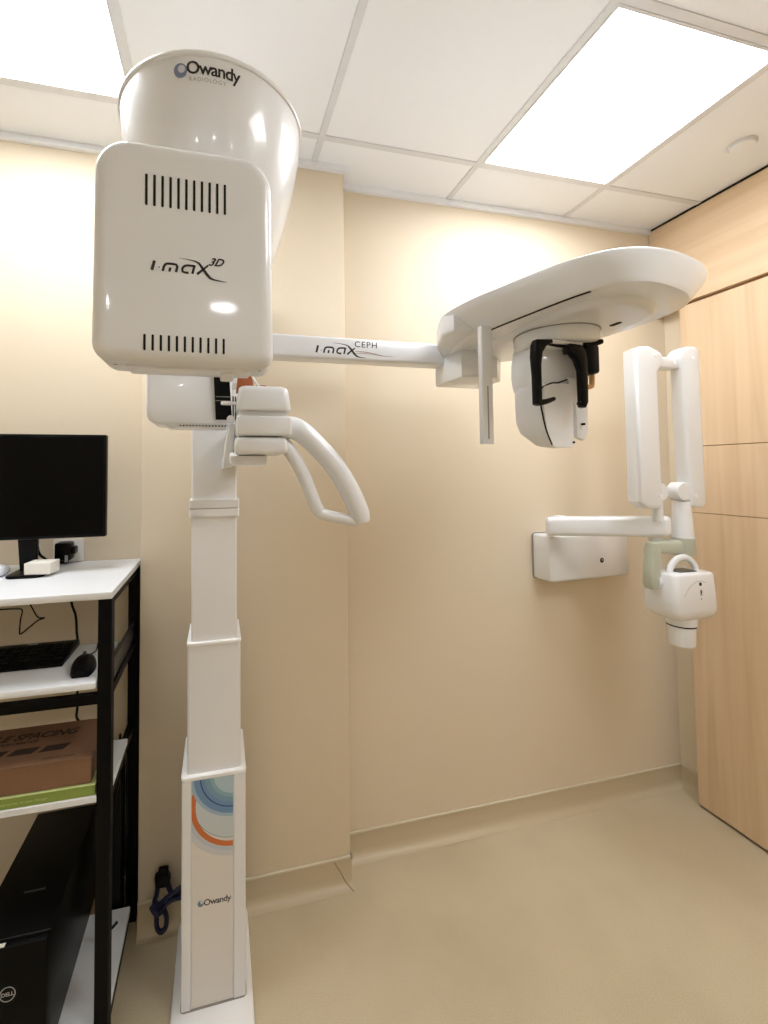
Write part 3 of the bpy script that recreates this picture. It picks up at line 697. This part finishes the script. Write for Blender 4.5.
cable([(-.36, 1.51, .30), (-.345, 1.47, .33), (-.34, 1.42, .29), (-.338, 1.40, .22), (-.333, 1.42, .15), (-.315, 1.45, .127), (-.30, 1.47, .125)], .004, 'cable_black', 'black cable looping onto the bottom shelf beside the tower')
cable([(-.305, 1.515, .66), (-.31, 1.512, .5), (-.33, 1.512, .36), (-.345, 1.512, .25)], .004, 'cable_black', 'black cable running down between the rack legs')
cable([(-.294, 1.58, .60), (-.294, 1.572, .48), (-.290, 1.565, .34), (-.295, 1.55, .22), (-.296, 1.53, .20)], .004, 'cable_black', 'black cable hugging the rear rack leg')

# keyboard
kb = thing('keyboard', 'black keyboard on the pull-out tray of the rack', 'keyboard', (-.62, 1.39, .968))
obj('body', prism([(1.318, .9685), (1.318, .977), (1.33, .981), (1.455, .990), (1.468, .985), (1.468, .9685)], 'x', -.85, -.412, .003), 'black_plastic', kb)
obj('badge', box(-.545, -.518, 1.4445, 1.449, .9885, .9905), 'silver_print', kb)
def zt(y): return .981 + (y - 1.33) / .125 * .009
for r in range(5):
    for c in range(17):
        x = -.845 + c * .0253; y = 1.331 + r * .0215
        if x + .022 > -.416: continue
        bmk = bmesh.new(); box(x, x + .0215, y, y + .0185, zt(y) - .001, zt(y) + .0035, .001, 1, bmk)
        obj('key', bmk, 'black_metal', kb)
ms = thing('mouse', 'black computer mouse at the right end of the keyboard tray', 'mouse', (-.352, 1.30, .968))
rg = []
for i in range(11):
    t = i / 10; y = 1.235 + .115 * t; w = .031 * math.sin(PI * min(max(.12 + .80 * t, 0), 1)) ** .45; h = .036 * math.sin(PI * (.1 + .8 * (1 - t) ** 1.2)) ** .7
    rg.append([(-.352 + w * math.cos(a) + (y - 1.29) * -.12, y, .9685 + max(0, h * (math.sin(a) if math.sin(a) > 0 else 0))) for a in [2 * PI * k / 20 for k in range(20)]])
obj('body', loft(rg), 'black_plastic', ms)
obj('scroll_wheel', lathe([(.008, -.003), (.008, .003)], (-.357, 1.315, .997), 14, 'x'), 'metal_grey', ms)
cable([(-.359, 1.349, .974), (-.362, 1.37, .972), (-.35, 1.40, .971), (-.36, 1.46, .971)], .0018, 'cable_black', 'thin black mouse cord on the keyboard tray')

# cardboard box and lime book on the shelf
lb = obj('lime_flat_box', box(-.72, -.302, RY0 + .009, 1.40, .6835, .709, .001, 1), 'lime_card', smooth=False)
tag(lb, 'thin lime green flat box on the shelf under the cardboard box', 'box')
obj('lid', box(-.72, -.302, RY0 + .008, 1.40, .7088, .7115, .0005, 1), 'lime_print', lb, smooth=False)
lay('side_print', text2d('easy access to your charger', .0085, space=1.1), onY(-.515, RY0 + .0084, .693), 'lime_print', lb)
bx = obj('cardboard_box', box(-.74, -.312, RY0 + .012, 1.40, .7125, .778, .002, 1), 'cardboard', smooth=False)
tag(bx, 'brown cardboard carton with black print on the rack shelf', 'box')
fl = lambda x, y: (lambda u, v: (x + u, y + v, .7784))
obj('top_flap', box(-.738, -.314, 1.215, 1.398, .7775, .7782), 'cardboard', bx, smooth=False)
lay('top_print', text2d('DOUBLE SPACING', .0375, .3, bold=.0012), fl(-.69, 1.335), 'card_print', bx)
lay('top_print', text2d('MONITOR HANGER FOR DESKTOP', .014, .3, bold=.0005), fl(-.69, 1.315), 'card_print', bx)
for k in range(4):
    x = -.66 + k * .072
    lay('top_mark', ribbon2d([([(x, 1.279), (x + .058, 1.279)], .026)]), lambda u, v: (u + (v - 1.279) * .5, v, .7784), 'card_print', bx)
lay('top_print', text2d('MADE IN CHINA', .010, .1), fl(-.43, 1.232), 'card_print', bx)

# computer tower
pc = thing('computer_tower', 'black desktop computer tower on the bottom shelf of the rack', 'computer', (-.474, 1.33, .12))
obj('case', box(-.56, -.388, 1.185, 1.585, .1205, .408, .003, 2), 'black_plastic', pc)
obj('front_panel', box(-.56, -.388, 1.165, 1.187, .1205, .408, .006, 2), 'black_metal', pc)
fr = 1.1645
cb = disc2d(-.468, .306, .0165, .0145, 36)
lay('round_emblem', cb, lambda u, v: (u, fr, v), 'silver_print', pc)
lay('emblem_lettering', text2d('DELL', .0115, 0, 'CENTER', bold=.0003), lambda u, v: (-.468 + u, fr, .302 + v), 'silver_print', pc)
obj('top_seam', box(-.56, -.388, 1.187, 1.1885, .4078, .4086), 'metal_grey', pc)
obj('top_label', box(-.50, -.478, 1.168, 1.177, .4082, .4092), 'paper_white', pc)
obj('top_emblem', box(-.49, -.44, 1.30, 1.305, .408, .4085), 'metal_grey', pc)

# blue cable bundle hanging by the column foot
cbn = thing('cable_bundle', 'coiled dark blue cable with black plug hanging beside the column base', 'cable', (-.17, 1.53, .03))
obj('plug', prism([(-.196, .168), (-.198, .198), (-.184, .204), (-.158, .201), (-.150, .188), (-.153, .166)], 'y', 1.50, 1.53, .006), 'black_plastic', cbn)
obj('plug_base', box(-.19, -.16, 1.525, PY, .17, .2, .003, 1), 'black_plastic', cbn)
CB = 'cable_blue'
def loop(pts, r, name='cable_loop'): obj(name, tube(pts, r, 8), CB, cbn)
loop([(-.188, 1.512, .172), (-.192, 1.51, .145), (-.198, 1.508, .122), (-.192, 1.505, .09), (-.19, 1.50, .055), (-.178, 1.498, .038), (-.164, 1.50, .046), (-.161, 1.502, .075), (-.172, 1.505, .102), (-.196, 1.51, .118)], .0075)
loop([(-.159, 1.512, .172), (-.152, 1.51, .15), (-.14, 1.508, .137), (-.11, 1.515, .137), (-.09, 1.52, .14)], .008)
loop([(-.2, 1.505, .112), (-.184, 1.501, .112), (-.168, 1.501, .132), (-.147, 1.501, .142), (-.12, 1.508, .152), (-.09, 1.518, .157)], .007)
loop([(-.198, 1.496, .102), (-.178, 1.494, .107), (-.152, 1.495, .127), (-.12, 1.503, .125), (-.095, 1.513, .105)], .0065)
loop([(-.206, 1.505, .118), (-.19, 1.49, .106), (-.175, 1.50, .1)], .009, 'cable_tie')
# dark equipment at the back of the bottom shelf
pb = thing('power_supply', 'black upright power unit at the back corner of the bottom shelf', 'power unit', (-.325, 1.555, .0))
obj('body', box(-.36, -.302, 1.525, 1.585, .1, .56, .004, 2), 'black_plastic', pb)
obj('foot', box(-.365, -.302, 1.522, 1.588, 0.0, .1, .003, 1), 'black_metal', pb)
obj('switch', box(-.335, -.318, 1.5225, 1.526, .5, .52, .001, 1), 'metal_grey', pb)
